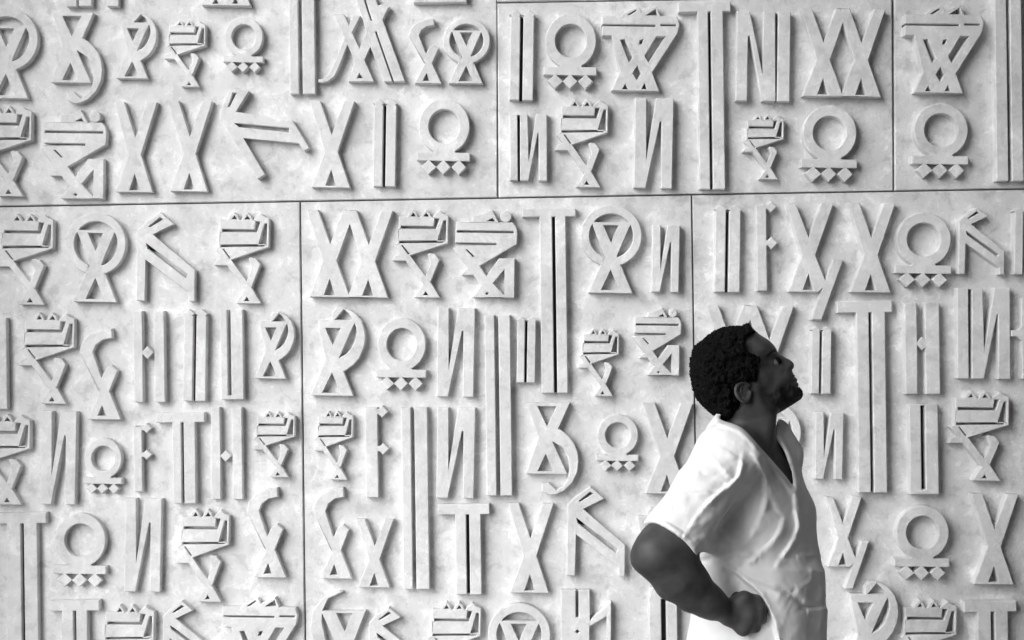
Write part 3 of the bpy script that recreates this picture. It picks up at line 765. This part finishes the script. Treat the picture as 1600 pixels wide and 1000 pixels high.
bx, by = px_of(bv[:,0], YH-np.abs(bv[:,1]-YH), bv[:,2])
st = np.clip((sample(dB.astype(f32), bx, by, 0)+5)/9, 0, 1)*((bx > 1170) & (bx < 1262) & (by > 575) & (by < 655))
body.data.attributes.new('stubble', 'FLOAT', 'POINT').data.foreach_set('value', st.astype(f32))
sld, PB, dbd = head_field(gd, Hb.astype(f32))
br = sample(dB.astype(f32), PB[0], PB[1], 0)
cb = vnoise(gd.X*230, gd.Y*230, gd.Z*230)*.0035
gd.D[:] = 1; gd.D[sld] = np.maximum(dbd+cb[sld]*.7, -((br-2.5)/PXM)-cb[sld]-vnoise(gd.X*420, gd.Y*420, gd.Z*420)[sld]*.016)
solid('beard', gd, M_beard, person, 0)
# brows
BROW = [(1198,556),(1203,551.5),(1208,548.5),(1212,548)]
dBr = 2.2-line_d(spline(BROW, 6, False))
Hw = np.where(dS > 0, HS+np.where(dBr > 0, .0016, -.004), -.02)
gw = Grid(np.arange(at(1193,600,YH).x, at(1218,600,YH).x, .0013), np.arange(YH-.075, YH+.075, .0015), np.arange(at(1200,560,YH).z, at(1200,544,YH).z, .0013))
slw, PW, dw = head_field(gw, Hw.astype(f32)); gw.D[:] = 1; gw.D[slw] = dw+vnoise(gw.X*400, gw.Y*400, gw.Z*400)[slw]*.0016
solid('eyebrow', gw, M_beard, person, 0)
# eyes: a ball in each socket
hE = float(sample(HS, np.array([[1208.5]]), np.array([[566.5]]), 0)[0,0])
for s_ in (-1, 1):
    p = at(1208.6, 566.3, YH); r = .0115
    e = ball('eye', (p.x-.0015, YH+s_*(hE-r+.0002), p.z), r, M_eye, person)
    ir = ball('iris', (p.x+.0045, YH+s_*(hE-r+.0019), p.z+.0042), .0088, M_hair, person)
    ir.parent = e; ir.matrix_parent_inverse = e.matrix_basis.inverted()

# --- shirt
gs = Grid(np.arange(at(985,800,YP).x, at(1318,800,YP).x, .0030), np.arange(-1.60, -.94, .0034), np.arange(.80, at(1120,640,YP).z, .0030))
zt2 = at(1160,690,YP).z
sl, d, Z = torso_field(gs, TORSO, .7, zt2+.15, 0)
d = smax(d, Z-zt2, .06); gs.D[sl] = d
chain(gs, [(1150,688,-1.24,.060),(1180,690,-1.17,.064)], .03)
sR = side(1163,724,-.122,0); nb = at(1172,690,YP)
add_cone(gs, nb+Vector((0,.02,-.015)), sR, .06, .05, .03)
# far collar panel
add_cone(gs, at(1220,672,-1.17), at(1233,705,-1.14), .020, .028, .03)
# sleeve
cuff = at(1046,845,-1.447); sh0 = at(1135,716,-1.36); ax_ = (cuff-sh0).normalized()
g2 = Grid(*gs.a)
chain(g2, [(1153,690,-1.25,.068),(1135,716,-1.345,.066)], .03)
add_cone(g2, sh0, cuff+ax_*.06, .066, .066, .03)
cutp = (gs.X-cuff.x)*ax_.x+(gs.Y-cuff.y)*ax_.y+(gs.Z-cuff.z)*ax_.z
fold = vnoise(gs.X*18, gs.Y*18, gs.Z*18+3)*.02
g2.D = np.maximum(g2.D, (cutp+fold*.4).astype(f32))
gs.D = smin(gs.D, g2.D, .03)
rim = np.abs(cutp+.013)
add_cone(gs, at(1092,846,-1.42), at(1140,846,-1.33), .022, .04, .03)
# cloth relief
def ridge(pts, amp, wd, asym=0):
    P = spline(pts, 6, False); d = line_d(P)
    # steep on the side facing up and left, long on the other, fading towards both ends
    n = len(P); t = None; best = np.full(d.shape, 1e9, f32); sg = np.ones(d.shape, f32); tp = np.zeros(d.shape, f32)
    for i, (a, b) in enumerate(zip(P, P[1:])):
        e = seg_d(_gx, _gy, a, b); m = e < best
        best = np.where(m, e, best); tp = np.where(m, i/(n-1), tp)
        dx, dy = b[0]-a[0], b[1]-a[1]; nx_, ny_ = -dy, dx
        if nx_*1.0+ny_*.7 < 0: nx_, ny_ = -nx_, -ny_
        sg = np.where(m, np.sign((_gx-a[0])*nx_+(_gy-a[1])*ny_), sg)
    wv = np.where(sg > 0, wd*2.4, wd*.85); tail = np.clip(np.sin(np.pi*np.clip(tp*.9+.05, 0, 1))*1.6, 0, 1)
    return (amp*(.45+1.1*brk)*np.exp(-(d/wv)**2)*tail).astype(f32)
def n2(gx, gy, sx, sy, ang, seed):
    a = math.radians(ang); u = (gx*math.cos(a)+gy*math.sin(a))/sx; v = (-gx*math.sin(a)+gy*math.cos(a))/sy
    return vnoise(u, v, np.full_like(u, seed))
brk = np.clip(.5+1.6*n2(_gx, _gy, 22, 22, 0, 5.5)+.8*n2(_gx, _gy, 9, 9, 0, 8.5), 0, 1)
warp = 14*n2(_gx, _gy, 30, 30, 0, 1.5)
def creases(ang, sx, sy, seed):
    v = n2(_gx+warp, _gy+warp, sx, sy, ang, seed)+.5*n2(_gx-warp, _gy+warp, sx*.5, sy*.5, ang+12, seed+4.3)
    return np.clip(1-np.abs(v)*5.0, 0, 1)**1.5
relief = ridge([(1163,691),(1185,721),(1196,746),(1198,776),(1191,805),(1178,828)], .008, 4.5)
relief += ridge([(1242,762),(1243,790),(1247,825),(1232,858),(1215,880)], .007, 3.5)+ridge([(1228,806),(1214,838),(1196,858),(1178,872)], .006, 4)
relief -= ridge([(1150,890),(1180,903),(1210,914),(1234,927),(1256,946),(1285,948)], .006, 3.2)
relief += ridge([(1150,900),(1185,914),(1210,924),(1236,938)], .005, 6)+ridge([(1258,952),(1288,951)], .005, 3)
relief += ridge([(1268,885),(1268,905),(1250,918)], .003, 5)+ridge([(1120,800),(1105,845),(1130,868),(1190,868)], .005, 7)
relief -= ridge([(1082,880),(1105,874),(1135,870)], .006, 3.5)
relief += ridge([(1128,880),(1160,905),(1190,930),(1205,960),(1216,1002),(1224,1060)], .006, 2.6)+ridge([(1140,905),(1160,925),(1188,930)], .004, 3)
for a_, b_, am in (((1100,700),(1140,745),.004),((1108,690),(1158,720),.0045),((1060,760),(1120,742),-.004),((1045,790),(1100,800),-.004),((1052,775),(1105,770),.004),((1030,812),(1088,846),.004),((1065,830),(1100,815),.005),
        ((1090,735),(1130,755),-.003),((1075,850),(1100,838),.005),((1240,870),(1285,866),.004),((1205,775),(1218,800),.003)):
    relief += ridge([a_, b_], am, 3.5)
relief += ridge([(1160,706),(1153,745),(1118,775),(1090,805),(1070,836)], .008, 2.6)
slv = np.clip(-poly_d([(1120,660),(1156,712),(1150,748),(1075,838),(1085,876),(1000,830),(1060,730)])/12, 0, 1)
relief += .0015*slv*creases(-42, 60, 22, 2.5)+.0008*slv*creases(30, 50, 18, 9.5)
wst = np.exp(-.5*(((_gx-1240)/45)**2+((_gy-930)/55)**2))+np.exp(-.5*(((_gx-1110)/26)**2+((_gy-850)/22)**2))
relief += .0006*wst*creases(28, 60, 20, 12.5)+.0009*(1-slv)*creases(-58, 70, 17, 17.5)
relief = relief.astype(f32)
# front flap stands proud of the back panel from the side slit down
FLAP = [(1085,872),(1128,880),(1160,905),(1190,930),(1205,960),(1216,1002),(1232,1080),(1250,1160),(1500,1160),(1500,700),(1085,700)]
dF = -poly_d(FLAP)
relief += (.012*np.clip(dF/3.0+.5, 0, 1)*np.clip((_gy-872)/20, 0, 1)).astype(f32)
# V neck
VN = spline([(1128,648),(1127,656),(1160,669),(1190,701),(1215,729)], 5, False)+spline([(1228,744),(1240,761)], 3, False)+spline([(1237,737),(1224,703),(1209,682)], 5, False)+[(1214,660),(1221,642),(1216,600),(1120,600)]
dV = -poly_d(VN)
relief += (.004*np.exp(-((dV+6)/3.5)**2)).astype(f32)
ppx, ppy = px_of(gs.X, gs.Y, gs.Z)
ppx = np.broadcast_to(ppx, gs.D.shape).astype(f32); ppy = np.broadcast_to(ppy, gs.D.shape).astype(f32)
gs.D -= np.where(np.abs(cutp) < .05, (-.0016*np.exp(-(rim/.0022)**2)), 0).astype(f32)
near = np.clip((YP+.02-gs.Y)/.06, 0, 1)
gs.D -= sample(relief, ppx, ppy, 0)*near
al = (gs.X*ax_.x+gs.Y*ax_.y+gs.Z*ax_.z)
gs.D -= vnoise(gs.X*9+al*22, gs.Y*9+al*10, gs.Z*9)*.010+vnoise(gs.X*26, gs.Y*26+4, gs.Z*18+al*20)*.0045+vnoise(gs.X*60, gs.Y*60+4, gs.Z*44)*.0007
sV = sample(dV.astype(f32), ppx, ppy, 0)/PXM
gs.D = smax(gs.D, sV, .004)
# hollow inside the cuff
g3 = Grid(*gs.a); add_cone(g3, cuff-ax_*.035, cuff+ax_*.12, .050, .058, 0)
gs.D = smax(gs.D, -g3.D, .004)
del g2, g3
gs.D = np.maximum(gs.D, .815+fold*.3-gs.Z).astype(f32)
shirt = solid('shirt', gs, M_shirt, person, 2)

# --- trousers and shoes
gt = Grid(np.arange(at(1040,800,YP).x, at(1330,800,YP).x, .008), np.arange(-1.5, -.9, .008), np.arange(.02, 1.02, .010))
for s_ in (1, -1):
    hip, kn_, an = side(1182,1090,.085*s_,0,.92), side(1182,1090,.10*s_,.02,.49), side(1182,1090,.11*s_,-.01,.07)
    add_cone(gt, hip, kn_, .115, .088, .03); add_cone(gt, kn_, an, .088, .075, .02)
gt.D -= vnoise(gt.X*12, gt.Y*12, gt.Z*9)*.016+vnoise(gt.X*30, gt.Y*30, gt.Z*26)*.006
gt.D = np.maximum(gt.D, np.maximum(.05-gt.Z, gt.Z-.985)).astype(f32)
solid('trousers', gt, M_trous, person, 1)
for s_ in (1, -1):
    an = side(1182,1090,.11*s_,-.01,.05)
    go = Grid(np.arange(an.x-.12, an.x+.24, .007), np.arange(an.y-.22, an.y+.12, .007), np.arange(-.005, .13, .006))
    add_cone(go, an+Vector((-FX*.035, -FY*.035, .015)), an+Vector((FX*.10, FY*.10, -.005)), .045, .044, .02)
    add_cone(go, an+Vector((FX*.09, FY*.09, -.008)), an+Vector((FX*.17, FY*.17, -.014)), .045, .036, .02)
    go.D = np.maximum(go.D, .001-go.Z).astype(f32)
    solid('shoe', go, M_shoe, person, 1)
